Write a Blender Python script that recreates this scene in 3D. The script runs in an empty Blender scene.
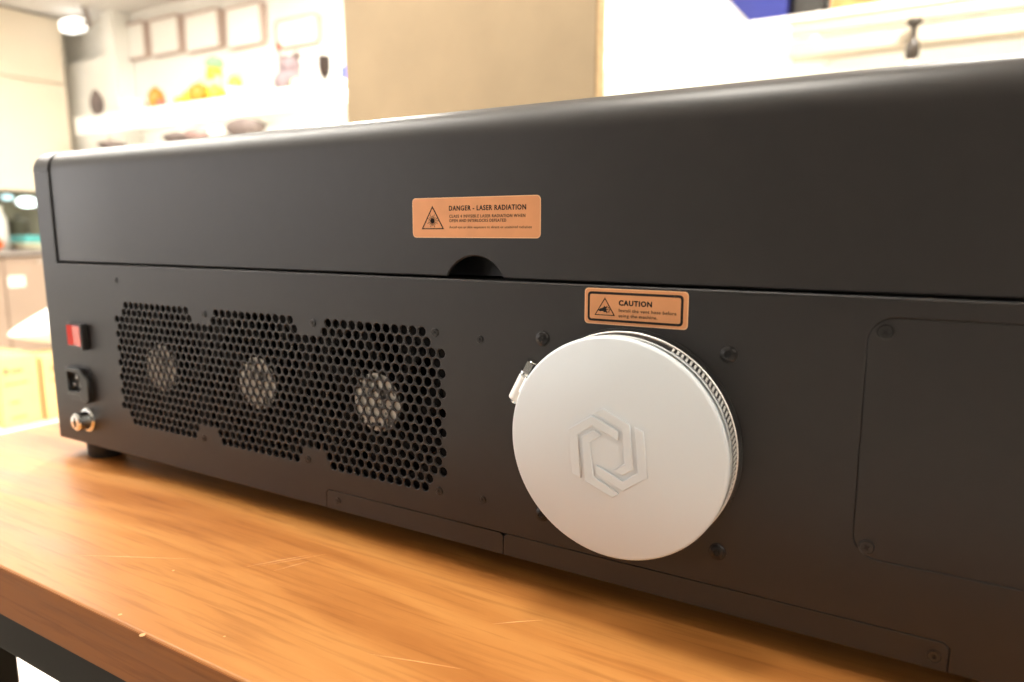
import bpy, bmesh, math, random
from mathutils import Vector, Matrix, Euler
random.seed(7)
PI = math.pi
S = 0.008                       # one grille pitch = 8 mm; machine coordinates are written in pitches
TABLE_Z = 0.75
Z0 = TABLE_Z + 20.4 * S         # height of the machine's z = 0 row
sc = bpy.context.scene
col = sc.collection

# ------------------------------------------------------------------ camera
cam_d = bpy.data.cameras.new('camera')
cam = bpy.data.objects.new('camera', cam_d); col.objects.link(cam); sc.camera = cam
F_PX = 713.28
cam_d.sensor_width = 36.0; cam_d.lens = 36.0 * F_PX / 1024.0
cam_d.clip_start = 0.02; cam_d.clip_end = 60
CAM = Vector((80.3642 * S, -47.988 * S, 8.637 * S + Z0))
yaw, pit, rol = 0.53434, 0.155384, 0.0013145
fwd = Vector((-math.sin(yaw) * math.cos(pit), math.cos(yaw) * math.cos(pit), -math.sin(pit)))
rgt = fwd.cross(Vector((0, 0, 1))).normalized(); dwn = fwd.cross(rgt)
r2 = rgt * math.cos(rol) + dwn * math.sin(rol); d2 = dwn * math.cos(rol) - rgt * math.sin(rol)
cam.matrix_world = Matrix(((r2.x, -d2.x, -fwd.x, CAM.x), (r2.y, -d2.y, -fwd.y, CAM.y), (r2.z, -d2.z, -fwd.z, CAM.z), (0, 0, 0, 1)))
cam_d.dof.use_dof = True
cam_d.dof.focus_distance = 0.44
cam_d.dof.aperture_fstop = 5.2

# ------------------------------------------------------------------ world, lights, exposure
world = bpy.data.worlds.new('world'); sc.world = world; world.use_nodes = True
bg = world.node_tree.nodes['Background']
bg.inputs[0].default_value = (1.0, 0.955, 0.945, 1); bg.inputs[1].default_value = 4.35
sc.view_settings.view_transform = 'Standard'; sc.view_settings.look = 'None'
sc.view_settings.gamma = 1.0; sc.view_settings.use_curve_mapping = False
sc.view_settings.exposure = 0.0
sc.cycles.use_denoising = True
sc.cycles.max_bounces = 7
sc.cycles.sample_clamp_indirect = 6.0

def area(name, loc, size, power, color=(1, .93, .8), rot=(0, 0, 0), size_y=None, portal=False):
    l = bpy.data.lights.new(name, 'AREA'); l.shape = 'RECTANGLE'; l.size = size; l.size_y = size_y or size
    l.energy = power; l.color = color
    if portal: l.cycles.is_portal = True
    o = bpy.data.objects.new(name, l); col.objects.link(o); o.location = loc; o.rotation_euler = rot
    return o

# room extents
XL, XR, YB, YF, ZC = -5.2, 2.6, 2.8, -3.4, 2.47
WY0, WY1, WZ0, WZ1 = -3.1, -0.5, 0.75, 2.25          # window in the left wall
area('window_portal', (XL + 0.02, (WY0 + WY1) / 2, (WZ0 + WZ1) / 2), WZ1 - WZ0, 1, rot=(0, -PI / 2, 0), size_y=WY1 - WY0, portal=True)
FX0, FX1, FZ0, FZ1 = -4.8, -2.0, 0.9, 2.1           # second window, left half of the wall behind the camera
area('window_portal', ((FX0 + FX1) / 2, YF + 0.02, (FZ0 + FZ1) / 2), FX1 - FX0, 1, rot=(PI / 2, 0, 0), size_y=FZ1 - FZ0, portal=True)

# ------------------------------------------------------------------ materials
MATS = {}
def mat(name, color, rough=0.5, metal=0.0, spec=0.5, emit=None, estr=0, bump=None, noise=None, coat=0, trans=0):
    if name in MATS: return MATS[name]
    m = bpy.data.materials.new(name); m.use_nodes = True; nt = m.node_tree
    b = nt.nodes['Principled BSDF']
    b.inputs['Base Color'].default_value = (*color, 1); b.inputs['Roughness'].default_value = rough
    b.inputs['Metallic'].default_value = metal; b.inputs['Specular IOR Level'].default_value = spec
    b.inputs['Coat Weight'].default_value = coat
    b.inputs['Transmission Weight'].default_value = trans
    if emit: b.inputs['Emission Color'].default_value = (*emit, 1); b.inputs['Emission Strength'].default_value = estr
    tc = nt.nodes.new('ShaderNodeTexCoord')
    if bump:
        n = nt.nodes.new('ShaderNodeTexNoise'); n.inputs['Scale'].default_value = bump[0]; n.inputs['Detail'].default_value = 3
        bp = nt.nodes.new('ShaderNodeBump'); bp.inputs['Strength'].default_value = bump[1]; bp.inputs['Distance'].default_value = bump[2] if len(bump) > 2 else 0.001
        nt.links.new(tc.outputs['Object'], n.inputs['Vector']); nt.links.new(n.outputs[0], bp.inputs['Height']); nt.links.new(bp.outputs[0], b.inputs['Normal'])
    if noise:
        n = nt.nodes.new('ShaderNodeTexNoise'); n.inputs['Scale'].default_value = noise[0]; n.inputs['Detail'].default_value = 4
        r = nt.nodes.new('ShaderNodeValToRGB')
        k = noise[1]
        r.color_ramp.elements[0].position = .35; r.color_ramp.elements[1].position = .65
        r.color_ramp.elements[0].color = (*[c * (1 - k) for c in color], 1); r.color_ramp.elements[1].color = (*[min(1, c * (1 + k)) for c in color], 1)
        nt.links.new(tc.outputs['Object'], n.inputs['Vector']); nt.links.new(n.outputs[0], r.inputs[0]); nt.links.new(r.outputs[0], b.inputs['Base Color'])
    MATS[name] = m
    return m

M_black = mat('matte_black_metal', (0.0115, 0.010, 0.0098), 0.45, spec=0.6, bump=(1400, .25, .0002), noise=(90, .08))
M_inner = mat('dark_interior', (0.006, 0.006, 0.006), 0.8, spec=.2)
M_plastic = mat('black_plastic', (0.014, 0.014, 0.014), 0.35)
M_fan = mat('black_fan_plastic', (0.005, 0.005, 0.005), 0.7, spec=.2)
M_screw = mat('black_oxide_screw', (0.065, 0.062, 0.06), 0.3, metal=.8)
M_screwd = mat('black_pan_screw', (0.035, 0.033, 0.032), 0.32, metal=.7)
M_recess_shade = mat('recess_shade', (0.004, 0.004, 0.004), 0.6)  # near-black colour put in for the shade inside recesses and slots
M_steel = mat('brushed_steel', (0.72, 0.70, 0.66), 0.22, metal=1, noise=(300, .08))
M_zinc = mat('zinc_plated_steel', (0.88, 0.87, 0.84), 0.45, metal=.45)
M_chrome = mat('chrome', (0.82, 0.84, 0.84), 0.12, metal=1)
M_cap = mat('white_plastic', (0.70, 0.755, 0.80), 0.38, spec=.45, bump=(500, .05, .0002))
M_label = mat('copper_label', (0.71, 0.32, 0.14), 0.42, metal=.25, noise=(60, .05))
M_ledge = mat('label_edge', (0.86, 0.50, 0.28), 0.45)
M_ink = mat('black_ink', (0.012, 0.007, 0.005), 0.6, spec=.3)
M_red = mat('red_rocker', (0.75, 0.035, 0.02), 0.22, coat=.3)
M_steeldark = mat('dark_painted_steel', (0.012, 0.009, 0.005), 0.75, spec=.12)
M_rubber = mat('black_rubber', (0.012, 0.012, 0.012), 0.6)
M_card = mat('cardboard', (0.37, 0.275, 0.165), 0.75, bump=(160, .1, .0005), noise=(9, .05))
M_carded = mat('cardboard_edge', (0.50, 0.35, 0.18), 0.8, noise=(60, .1))
M_white = mat('white_paint', (0.88, 0.86, 0.80), 0.6, noise=(3, .02))
M_cream = mat('cream_laminate', (0.72, 0.63, 0.50), 0.4, noise=(2, .03))
M_ceil = mat('ceiling_paint', (0.62, 0.59, 0.56), 0.8, noise=(2, .02))
M_floor = mat('floor_tile', (0.74, 0.70, 0.63), 0.35, noise=(3, .06))
M_tan = mat('tan_laminate', (0.33, 0.24, 0.18), 0.4, noise=(3, .05))
M_top = mat('dark_stone_top', (0.22, 0.19, 0.17), 0.3, noise=(30, .2))
M_glassdark = mat('grey_green_glass', (0.17, 0.17, 0.12), 0.12, noise=(4, .25))
M_lamp = mat('lit_lamp', (1, 1, 1), 0.4, emit=(1, .97, .9), estr=9)
M_glintcool = mat('reflection_cool', (1, 1, 1), 0.4, emit=(.85, 1, 1), estr=3)  # glow painted in for a light mirrored in the splashback
M_led = mat('lit_strip', (1, 1, 1), 0.4, emit=(1, .95, .86), estr=16)
M_hub = None

def wood(name, a, b_, c, rough, scale=1.0):
    m = bpy.data.materials.new(name); m.use_nodes = True; nt = m.node_tree; L = nt.links
    bs = nt.nodes['Principled BSDF']; bs.inputs['Roughness'].default_value = rough
    tc = nt.nodes.new('ShaderNodeTexCoord')
    mp = nt.nodes.new('ShaderNodeMapping'); mp.inputs['Scale'].default_value = (1.1 * scale, 9 * scale, 9 * scale)
    L.new(tc.outputs['Object'], mp.inputs[0])
    n1 = nt.nodes.new('ShaderNodeTexNoise'); n1.inputs['Scale'].default_value = 1.6; n1.inputs['Detail'].default_value = 6; n1.inputs['Distortion'].default_value = 1.2
    L.new(mp.outputs[0], n1.inputs['Vector'])
    mp2 = nt.nodes.new('ShaderNodeMapping'); mp2.inputs['Scale'].default_value = (9 * scale, 170 * scale, 170 * scale)
    L.new(tc.outputs['Object'], mp2.inputs[0])
    n2 = nt.nodes.new('ShaderNodeTexNoise'); n2.inputs['Scale'].default_value = 1.5; n2.inputs['Detail'].default_value = 5; n2.inputs['Distortion'].default_value = .3
    L.new(mp2.outputs[0], n2.inputs['Vector'])
    r = nt.nodes.new('ShaderNodeValToRGB'); e = r.color_ramp.elements
    e[0].position = .32; e[0].color = (*a, 1); e[1].position = .68; e[1].color = (*c, 1); x = e.new(.5); x.color = (*b_, 1)
    L.new(n1.outputs[0], r.inputs[0])
    r2_ = nt.nodes.new('ShaderNodeValToRGB'); e = r2_.color_ramp.elements
    e[0].position = .30; e[0].color = (.62, .52, .45, 1); e[1].position = .50; e[1].color = (1, 1, 1, 1)
    L.new(n2.outputs[0], r2_.inputs[0])
    mx = nt.nodes.new('ShaderNodeMix'); mx.data_type = 'RGBA'; mx.blend_type = 'MULTIPLY'; mx.inputs[0].default_value = .55
    L.new(r.outputs[0], mx.inputs[6]); L.new(r2_.outputs[0], mx.inputs[7])
    L.new(mx.outputs[2], bs.inputs['Base Color'])
    rr = nt.nodes.new('ShaderNodeMapRange'); rr.inputs[1].default_value = .3; rr.inputs[2].default_value = .7
    rr.inputs[3].default_value = rough * .85; rr.inputs[4].default_value = rough * 1.2
    L.new(n1.outputs[0], rr.inputs[0]); L.new(rr.outputs[0], bs.inputs['Roughness'])
    bp = nt.nodes.new('ShaderNodeBump'); bp.inputs['Strength'].default_value = .06; bp.inputs['Distance'].default_value = .0006
    L.new(n2.outputs[0], bp.inputs['Height']); L.new(bp.outputs[0], bs.inputs['Normal'])
    return m
M_wood = wood('orange_wood', (0.31, 0.108, 0.024), (0.43, 0.175, 0.042), (0.51, 0.235, 0.062), 0.42)
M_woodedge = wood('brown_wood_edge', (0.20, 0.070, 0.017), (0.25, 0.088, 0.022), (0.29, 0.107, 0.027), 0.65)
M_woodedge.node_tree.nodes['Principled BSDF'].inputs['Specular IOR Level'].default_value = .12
M_wood.node_tree.nodes['Principled BSDF'].inputs['Specular IOR Level'].default_value = .3

def hub_material():
    m = bpy.data.materials.new('silver_fan_sticker'); m.use_nodes = True; nt = m.node_tree; L = nt.links
    bs = nt.nodes['Principled BSDF']; bs.inputs['Roughness'].default_value = .4; bs.inputs['Metallic'].default_value = .0
    tc = nt.nodes.new('ShaderNodeTexCoord'); n = nt.nodes.new('ShaderNodeTexNoise'); n.inputs['Scale'].default_value = 170
    L.new(tc.outputs['Object'], n.inputs['Vector'])
    r = nt.nodes.new('ShaderNodeValToRGB'); e = r.color_ramp.elements
    e[0].position = .40; e[0].color = (.06, .055, .05, 1); e[1].position = .47; e[1].color = (.62, .60, .56, 1)
    L.new(n.outputs[0], r.inputs[0]); L.new(r.outputs[0], bs.inputs['Base Color'])
    return m
M_hub = hub_material()

# ------------------------------------------------------------------ helpers
WL = {}
def wloc(o): return WL.get(o.name, Vector((0, 0, 0)))
def thing(name, label, cat, loc, group=None):
    o = bpy.data.objects.new(name, None); col.objects.link(o); o.location = loc; WL[o.name] = Vector(loc)
    o.empty_display_size = .05
    o['label'] = label; o['category'] = cat
    if group: o['group'] = group
    return o
def tag(o, label, cat, group=None):
    o['label'] = label; o['category'] = cat
    if group: o['group'] = group
    return o
def obj(name, bm, m, parent=None, loc=None, smooth=True, bevel=0, segs=2, label=None, auto=35):
    """links a bmesh (world coordinates unless loc is given) as one mesh object"""
    pw = wloc(parent) if parent else Vector((0, 0, 0))
    me = bpy.data.meshes.new(name)
    if loc is None:
        if parent: L = pw.copy()
        else:
            vs = [v.co for v in bm.verts]
            L = Vector(((min(v.x for v in vs) + max(v.x for v in vs)) / 2, (min(v.y for v in vs) + max(v.y for v in vs)) / 2, min(v.z for v in vs)))
        bmesh.ops.translate(bm, verts=bm.verts, vec=-L)
    else: L = Vector(loc)
    bmesh.ops.recalc_face_normals(bm, faces=bm.faces)
    if smooth:
        for f in bm.faces: f.smooth = True
        for e in bm.edges:
            if len(e.link_faces) == 2 and e.calc_face_angle(0) > math.radians(auto): e.smooth = False
    bm.to_mesh(me); bm.free()
    ms = m if isinstance(m, (list, tuple)) else [m]
    for x in ms: me.materials.append(x)
    o = bpy.data.objects.new(name, me); col.objects.link(o)
    o.location = L - pw
    if parent: o.parent = parent
    WL[o.name] = L
    if bevel:
        b = o.modifiers.new('bevel', 'BEVEL'); b.width = bevel; b.segments = segs; b.limit_method = 'ANGLE'; b.angle_limit = math.radians(40); b.harden_normals = False
    if label: o['label'] = label
    return o
def struct(name, bm, m, **k):
    o = obj(name, bm, m, **k); o['kind'] = 'structure'; return o
def copy_tree(o, parent=None):
    c = o.copy(); col.objects.link(c); WL[c.name] = wloc(o).copy()
    if parent: c.parent = parent
    for ch in list(o.children): copy_tree(ch, c)
    return c
def box(bm, x0, x1, y0, y1, z0, z1):
    r = bmesh.ops.create_cube(bm, size=1)
    for v in r['verts']: v.co = Vector(((x0 + x1) / 2 + v.co.x * (x1 - x0), (y0 + y1) / 2 + v.co.y * (y1 - y0), (z0 + z1) / 2 + v.co.z * (z1 - z0)))
    return r['verts']
def bx(*a):
    bm = bmesh.new(); box(bm, *a); return bm
def lathe(bm, prof, n=48, axis='Y', c=(0, 0, 0), closed=False):
    """prof: list of (radius, height along the axis)"""
    c = Vector(c); rings = []
    for r, h in prof:
        if r < 1e-7:
            p = {'Y': Vector((0, h, 0)), 'Z': Vector((0, 0, h)), 'X': Vector((h, 0, 0))}[axis]
            rings.append([bm.verts.new(c + p)])
        else:
            ring = []
            for i in range(n):
                a = 2 * PI * i / n; u, v = r * math.cos(a), r * math.sin(a)
                ring.append(bm.verts.new(c + {'Y': Vector((u, h, v)), 'Z': Vector((u, v, h)), 'X': Vector((h, u, v))}[axis]))
            rings.append(ring)
    pairs = list(zip(rings, rings[1:]))
    if closed: pairs.append((rings[-1], rings[0]))
    for a, b in pairs:
        for i in range(n):
            j = (i + 1) % n
            if len(a) == 1 and len(b) == 1: continue
            if len(a) == 1: bm.faces.new((a[0], b[i], b[j]))
            elif len(b) == 1: bm.faces.new((a[i], b[0], a[j]))
            else: bm.faces.new((a[i], b[i], b[j], a[j]))
    return bm
def lt(prof, **k): return lathe(bmesh.new(), prof, **k)
def prism(bm, poly, y0, y1):
    """poly in (x, z), extruded from y0 to y1"""
    a = [bm.verts.new((x, y0, z)) for x, z in poly]; b = [bm.verts.new((x, y1, z)) for x, z in poly]
    bm.faces.new(a); bm.faces.new(b[::-1]); n = len(poly)
    for i in range(n): bm.faces.new((a[i], b[i], b[(i + 1) % n], a[(i + 1) % n]))
    return bm
def rrect(x0, x1, z0, z1, r, n=6):
    p = []
    for cx, cz, a0 in ((x1 - r, z1 - r, 0), (x0 + r, z1 - r, 90), (x0 + r, z0 + r, 180), (x1 - r, z0 + r, 270)):
        for i in range(n + 1):
            a = math.radians(a0 + 90 * i / n); p.append((cx + r * math.cos(a), cz + r * math.sin(a)))
    return p
def plate(loops, y0, y1, bev=0.0):
    """flat plate from 2D curve loops in (x, z) (outer + holes), thickness y0..y1, as a bmesh"""
    cu = bpy.data.curves.new('tmp', 'CURVE'); cu.dimensions = '2D'; cu.fill_mode = 'BOTH'
    for lp in loops:
        s = cu.splines.new('POLY'); s.points.add(len(lp) - 1); s.use_cyclic_u = True
        for i, (x, z) in enumerate(lp): s.points[i].co = (x, z, 0, 1)
    cu.extrude = (y1 - y0) / 2 - bev; cu.bevel_depth = bev; cu.bevel_resolution = 1; cu.offset = -bev
    o = bpy.data.objects.new('tmp', cu); col.objects.link(o)
    dg = bpy.context.evaluated_depsgraph_get(); dg.update()
    me = bpy.data.meshes.new_from_object(o.evaluated_get(dg))
    bpy.data.objects.remove(o); bpy.data.curves.remove(cu)
    bm = bmesh.new(); bm.from_mesh(me); bpy.data.meshes.remove(me)
    bmesh.ops.remove_doubles(bm, verts=bm.verts, dist=1e-6)
    ym = (y0 + y1) / 2
    for v in bm.verts: v.co = Vector((v.co.x, ym - v.co.z, v.co.y))
    return bm
def text_bm(s, x, z, h, y, width=None, bold=0.0, depth=0.00005, align='LEFT'):
    """line of lettering on a plane facing -y: (x, z) baseline left, h = cap height, width = wanted length"""
    cu = bpy.data.curves.new('tmp', 'FONT'); cu.body = s; cu.size = 1; cu.offset = bold; cu.extrude = .02; cu.space_character = 1.14; cu.resolution_u = 3
    o = bpy.data.objects.new('tmp', cu); col.objects.link(o)
    dg = bpy.context.evaluated_depsgraph_get(); dg.update()
    me = bpy.data.meshes.new_from_object(o.evaluated_get(dg))
    bpy.data.objects.remove(o); bpy.data.curves.remove(cu)
    bm = bmesh.new(); bm.from_mesh(me); bpy.data.meshes.remove(me)
    x0 = min(v.co.x for v in bm.verts); x1 = max(v.co.x for v in bm.verts)
    k = h / 0.70; kx = (width / (x1 - x0)) if width else k
    for v in bm.verts: v.co = Vector((x + (v.co.x - x0) * kx, y - v.co.z / .02 * depth, z + v.co.y * k))
    return bm
def merge(bm, other):
    me = bpy.data.meshes.new('tmp'); other.to_mesh(me); other.free(); bm.from_mesh(me); bpy.data.meshes.remove(me); return bm
def m3(x, y, z): return Vector((x * S, y * S, z * S + Z0))
def toworld(bm):
    for v in bm.verts: v.co = m3(*v.co)
    return bm
def bar(bm, p, q, w, d=None, n=10):
    """round bar from p to q"""
    p, q = Vector(p), Vector(q); ax = (q - p); L = ax.length
    r = bmesh.ops.create_cone(bm, cap_ends=True, segments=n, radius1=w, radius2=w if d is None else d, depth=L)
    R = ax.to_track_quat('Z', 'Y').to_matrix().to_4x4()
    bmesh.ops.transform(bm, matrix=Matrix.Translation((p + q) / 2) @ R, verts=r['verts'])
    return bm

# ------------------------------------------------------------------ room shell
struct('floor', bx(XL - .1, XR, YF, YB, -.05, 0), M_floor, smooth=False)
struct('ceiling', bx(XL - .1, XR, YF, YB, ZC, ZC + .08), M_ceil, smooth=False)
struct('wall_back', bx(XL - .1, XR + .1, YB, YB + .1, 0, ZC), M_white, smooth=False)
struct('wall_right', bx(XR, XR + .1, YF, YB, 0, ZC), mat('warm_wall', (.75, .73, .70), .8, noise=(2, .04)), smooth=False)
bm = bmesh.new()
box(bm, XL - .1, FX0, YF - .1, YF, 0, ZC); box(bm, FX1, XR + .1, YF - .1, YF, 0, ZC)
box(bm, FX0, FX1, YF - .1, YF, 0, FZ0); box(bm, FX0, FX1, YF - .1, YF, FZ1, ZC)
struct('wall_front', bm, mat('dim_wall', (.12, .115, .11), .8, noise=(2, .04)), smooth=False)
bm = bmesh.new()
box(bm, XL - .1, XL, YF, WY0, 0, ZC); box(bm, XL - .1, XL, WY1, YB, 0, ZC)
box(bm, XL - .1, XL, WY0, WY1, 0, WZ0); box(bm, XL - .1, XL, WY0, WY1, WZ1, ZC)
struct('wall_left', bm, M_white, smooth=False)
bm = bmesh.new()
fr = .05
box(bm, XL - .08, XL + .01, WY0, WY0 + fr, WZ0, WZ1); box(bm, XL - .08, XL + .01, WY1 - fr, WY1, WZ0, WZ1)
box(bm, XL - .08, XL + .01, WY0, WY1, WZ0, WZ0 + fr); box(bm, XL - .08, XL + .01, WY0, WY1, WZ1 - fr, WZ1)
box(bm, XL - .06, XL - .01, (WY0 + WY1) / 2 - .025, (WY0 + WY1) / 2 + .025, WZ0, WZ1)
win = struct('window_1', bm, M_white, smooth=False)
bm = bmesh.new()
box(bm, FX0, FX0 + fr, YF - .06, YF + .01, FZ0, FZ1); box(bm, FX1 - fr, FX1, YF - .06, YF + .01, FZ0, FZ1)
box(bm, FX0, FX1, YF - .06, YF + .01, FZ0, FZ0 + fr); box(bm, FX0, FX1, YF - .06, YF + .01, FZ1 - fr, FZ1)
struct('window_2', bm, M_white, smooth=False)
struct('baseboard_back', bx(XL, XR, YB - .015, YB, 0, .09), M_cream, bevel=.003)

# ceiling lamps: round flush lamps whose light comes from an area light just below the diffuser
def ceiling_lamp(x, y, power, label, r=.16, color=(1, .94, .84)):
    t = thing('ceiling_lamp', label, 'ceiling lamp', (x, y, ZC - .05))
    obj('housing', lt([(r + .02, 0), (r + .025, -.02), (r + .01, -.045), (r, -.045), (r, -.01), (0, -.01)], axis='Z', c=(x, y, ZC), n=40), M_white, t)
    obj('diffuser', lt([(r * .99, -.04), (r * .9, -.055), (0, -.06)], axis='Z', c=(x, y, ZC), n=40), mat('lamp_diffuser', (1, 1, 1), .4, emit=(1, .95, .86), estr=7), t)
    l = bpy.data.lights.new('lamp_light', 'AREA'); l.shape = 'DISK'; l.size = 2 * r; l.energy = power; l.color = color
    o = bpy.data.objects.new('lamp_light', l); col.objects.link(o); o.location = (0, 0, -.03); o.parent = t
    return t
t = thing('ceiling_luminaire', 'wider white strip luminaire on the ceiling near the far left corner', 'ceiling lamp', (-3.1, 1.15, ZC - .06))
obj('housing', bx(-4.0, -2.2, .99, 1.31, ZC - .05, ZC), M_white, t, bevel=.004)
obj('diffuser', bx(-3.98, -2.22, 1.0, 1.3, ZC - .06, ZC - .048), mat('lamp_diffuser', (1, 1, 1), .4, emit=(1, .95, .86), estr=7), t, bevel=.003)
ll = area('luminaire_light', (0, 0, -.015), 1.7, 60, (1, .95, .87), size_y=.28); ll.parent = t
ceiling_lamp(-1.6, 1.75, 130, 'round white ceiling lamp above the wall shelf beyond the cardboard carton')
ceiling_lamp(.9, 1.7, 70, 'round white ceiling lamp above the right end of the wall shelf')
t = thing('ceiling_luminaire', 'long white strip luminaire on the ceiling over the left end of the table', 'ceiling lamp', (-1.75, .045, ZC - .06))
obj('housing', bx(-2.95, -.55, -.015, .105, ZC - .05, ZC), M_white, t, bevel=.004)
obj('diffuser', bx(-2.93, -.57, -.005, .095, ZC - .06, ZC - .048), mat('lamp_diffuser', (1, 1, 1), .4, emit=(1, .95, .86), estr=7), t, bevel=.003)
ll = area('luminaire_light', (0, 0, -.015), 2.3, 76, (1, .95, .87), size_y=.1); ll.parent = t
ceiling_lamp(.25, .03, 18, 'round white ceiling lamp straight over the black machine')
ceiling_lamp(2.2, -.6, 26, 'round white ceiling lamp to the right in front of the table')

# ------------------------------------------------------------------ table
TX0, TX1, TY0, TY1 = -33.4 * S, 2.0, -20.4 * S, 0.98
t = thing('table', 'orange brown wooden table with dark steel frame carrying the black machine', 'table', ((TX0 + TX1) / 2, (TY0 + TY1) / 2, 0))
TT = 4.8 * S
obj('tabletop', bx(TX0, TX1, TY0 + .0008, TY1, TABLE_Z - TT, TABLE_Z), M_wood, t, bevel=.0012, segs=2)
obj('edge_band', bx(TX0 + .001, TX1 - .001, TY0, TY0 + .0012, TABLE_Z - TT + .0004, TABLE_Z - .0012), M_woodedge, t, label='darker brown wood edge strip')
bm = bmesh.new(); fz1 = TABLE_Z - TT; fz0 = fz1 - 4.3 * S
box(bm, TX0 + .004, TX1 - .004, TY0 + .004, TY0 + .04, fz0, fz1); box(bm, TX0 + .004, TX1 - .004, TY1 - .04, TY1 - .004, fz0, fz1)
box(bm, TX0 + .004, TX0 + .04, TY0 + .04, TY1 - .04, fz0, fz1); box(bm, TX1 - .04, TX1 - .004, TY0 + .04, TY1 - .04, fz0, fz1)
obj('steel_frame', bm, M_steeldark, t, smooth=False, bevel=.002)
LEGX = 0.008
for x in (TX0 + .004, TX1 - .04):
    for y in (TY0 + .004, TY1 - .04):
        obj('leg', bx(x, x + .036, y, y + .036, 0, fz0), M_steeldark, t, bevel=.002)
obj('leg', bx(LEGX - .026, LEGX + .006, TY0 + .006, TY0 + .038, 0, fz0), M_steeldark, t, bevel=.002)
# light scratches and specks in the lacquer (marks in the surface of one board)
M_scr = mat('pale_scratch', (0.66, 0.36, 0.15), 0.7)
for (x0, y0, x1, y1, w) in [(30.5, -9.8, 33.8, -5.0, .05), (33.3, -8.9, 34.8, -5.6, .04), (31.6, -8.9, 34.9, -4.2, .035), (14.5, -16.4, 25.5, -10.9, .06), (66.5, -9.5, 71.5, -4.4, .06), (54, -6.4, 57, -4.0, .05), (48.5, -14, 55.5, -12, .04)]:
    bm = bmesh.new(); d = Vector((x1 - x0, y1 - y0, 0)).normalized(); nn = Vector((-d.y, d.x, 0)) * w
    vs = [Vector((x0, y0, 0)) - nn * .2, Vector(((x0 + x1) / 2, (y0 + y1) / 2 + .05, 0)) - nn, Vector((x1, y1, 0)), Vector(((x0 + x1) / 2, (y0 + y1) / 2 + .05, 0)) + nn]
    top = [bm.verts.new((v.x * S, v.y * S, TABLE_Z + .00006)) for v in vs]; bot = [bm.verts.new((v.x * S, v.y * S, TABLE_Z - .0002)) for v in vs]
    bm.faces.new(top)
    for i in range(4): bm.faces.new((top[i], bot[i], bot[(i + 1) % 4], top[(i + 1) % 4]))
    obj('scratch', bm, M_scr, t)
for x, y, r in [(25.8, -13.2, .12), (28.8, -19.7, .16), (38.2, -17.6, .09), (32.9, -20.5, .22)]:
    bm = bmesh.new(); lathe(bm, [(r * S, -.0002), (r * S, .00004), (r * S * .5, .0001), (0, .0001)], n=10, axis='Z', c=(x * S, y * S, TABLE_Z))
    obj('paint_speck', bm, M_scr, t)

# ------------------------------------------------------------------ the machine
MX0, MX1 = -17.3, 113.9
MD = 80.0                      # depth
ZB, ZS = -18.27, 4.62          # bottom edge, seam
ZT = 18.3; RF = 2.6
mach = thing('laser_engraver', 'long black desktop laser machine seen from its vented back, standing on the wooden table', 'machine', m3(48.3, 40, -20.4))

# perforated back panel with real holes and panel gaps
s3 = math.sqrt(3) / 2
holes = []
for row in range(17):
    z = -row * s3
    if row % 2 == 0: cols = [float(c) for c in range(-2, 46)]
    else: cols = [c + .5 for c in range(-2, 45)]
    edge = row in (0, 1, 15, 16)
    for c in cols:
        if edge:
            ok = False
            for s0 in (0, 16, 32):
                if row in (0, 16) and s0 <= c <= s0 + 11: ok = True
                if row in (1, 15) and s0 - .5 <= c <= s0 + 11.5: ok = True
            if not ok: continue
        holes.append((c, z))
HR = .405
def circ(x, z, r, n=14): return [(x + r * math.cos(2 * PI * i / n + .2), z + r * math.sin(2 * PI * i / n + .2)) for i in range(n)]
AP = (77.15, 106.0, -11.95, 3.38)     # access panel
ST = (30.9, 82.9, -16.35)             # bottom cover strip
outer = [(MX0, ZB), (ST[0], ZB), (ST[0], ST[2] - .3), (ST[0] + .3, ST[2]), (ST[1] - .3, ST[2]), (ST[1], ST[2] - .3), (ST[1], ZB), (MX1, ZB), (MX1, ZT - RF), (MX1 - 3.25, ZT - RF), (MX1 - 3.25, ZS - .14), (MX0 + 3.25, ZS - .14), (MX0 + 3.25, ZT - RF), (MX0, ZT - RF)]
loops = [outer] + [circ(x, z, HR) for x, z in holes] + [rrect(*AP[:2], *AP[2:], 1.5)]
obj('back_panel', toworld(plate(loops, 0, .24, .08)), M_black, mach, smooth=False, label='matte black back panel with three joined fields of round vent holes')
bm = bmesh.new()
pr = [(.16 - .20 * math.sin(a), ZS - .19 + .20 * math.cos(a)) for a in [math.radians(d) for d in range(0, 91, 15)]] + [(.01, ZS - .21), (.5, ZS - .21), (.5, ZS - .02)]
r0 = [bm.verts.new((MX0 + 3.27, *p_)) for p_ in pr]; r1 = [bm.verts.new((MX1 - 3.27, *p_)) for p_ in pr]
for i in range(len(pr)): bm.faces.new((r0[i], r1[i], r1[(i + 1) % len(pr)], r0[(i + 1) % len(pr)]))
bm.faces.new(r0); bm.faces.new(r1[::-1])
obj('seam_lip', toworld(bm), M_black, mach, auto=20)
g = .035
ap = plate([rrect(AP[0] + g, AP[1] - g, AP[2] + g, AP[3] - g, 1.45)], .0, .2, .03)
acc = obj('access_panel', toworld(ap), M_black, mach, smooth=False)
seam_x = 51.1
for a, b in ((ST[0] + g, seam_x - .03), (seam_x + .03, ST[1] - g)):
    obj('cover_strip', toworld(plate([[(a, ZB + .01), (b, ZB + .01), (b, ST[2] - g - .3), (b - .3, ST[2] - g), (a + .3, ST[2] - g), (a, ST[2] - g - .3)]], .01, .2, .02)), M_black, mach, smooth=False)

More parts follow.
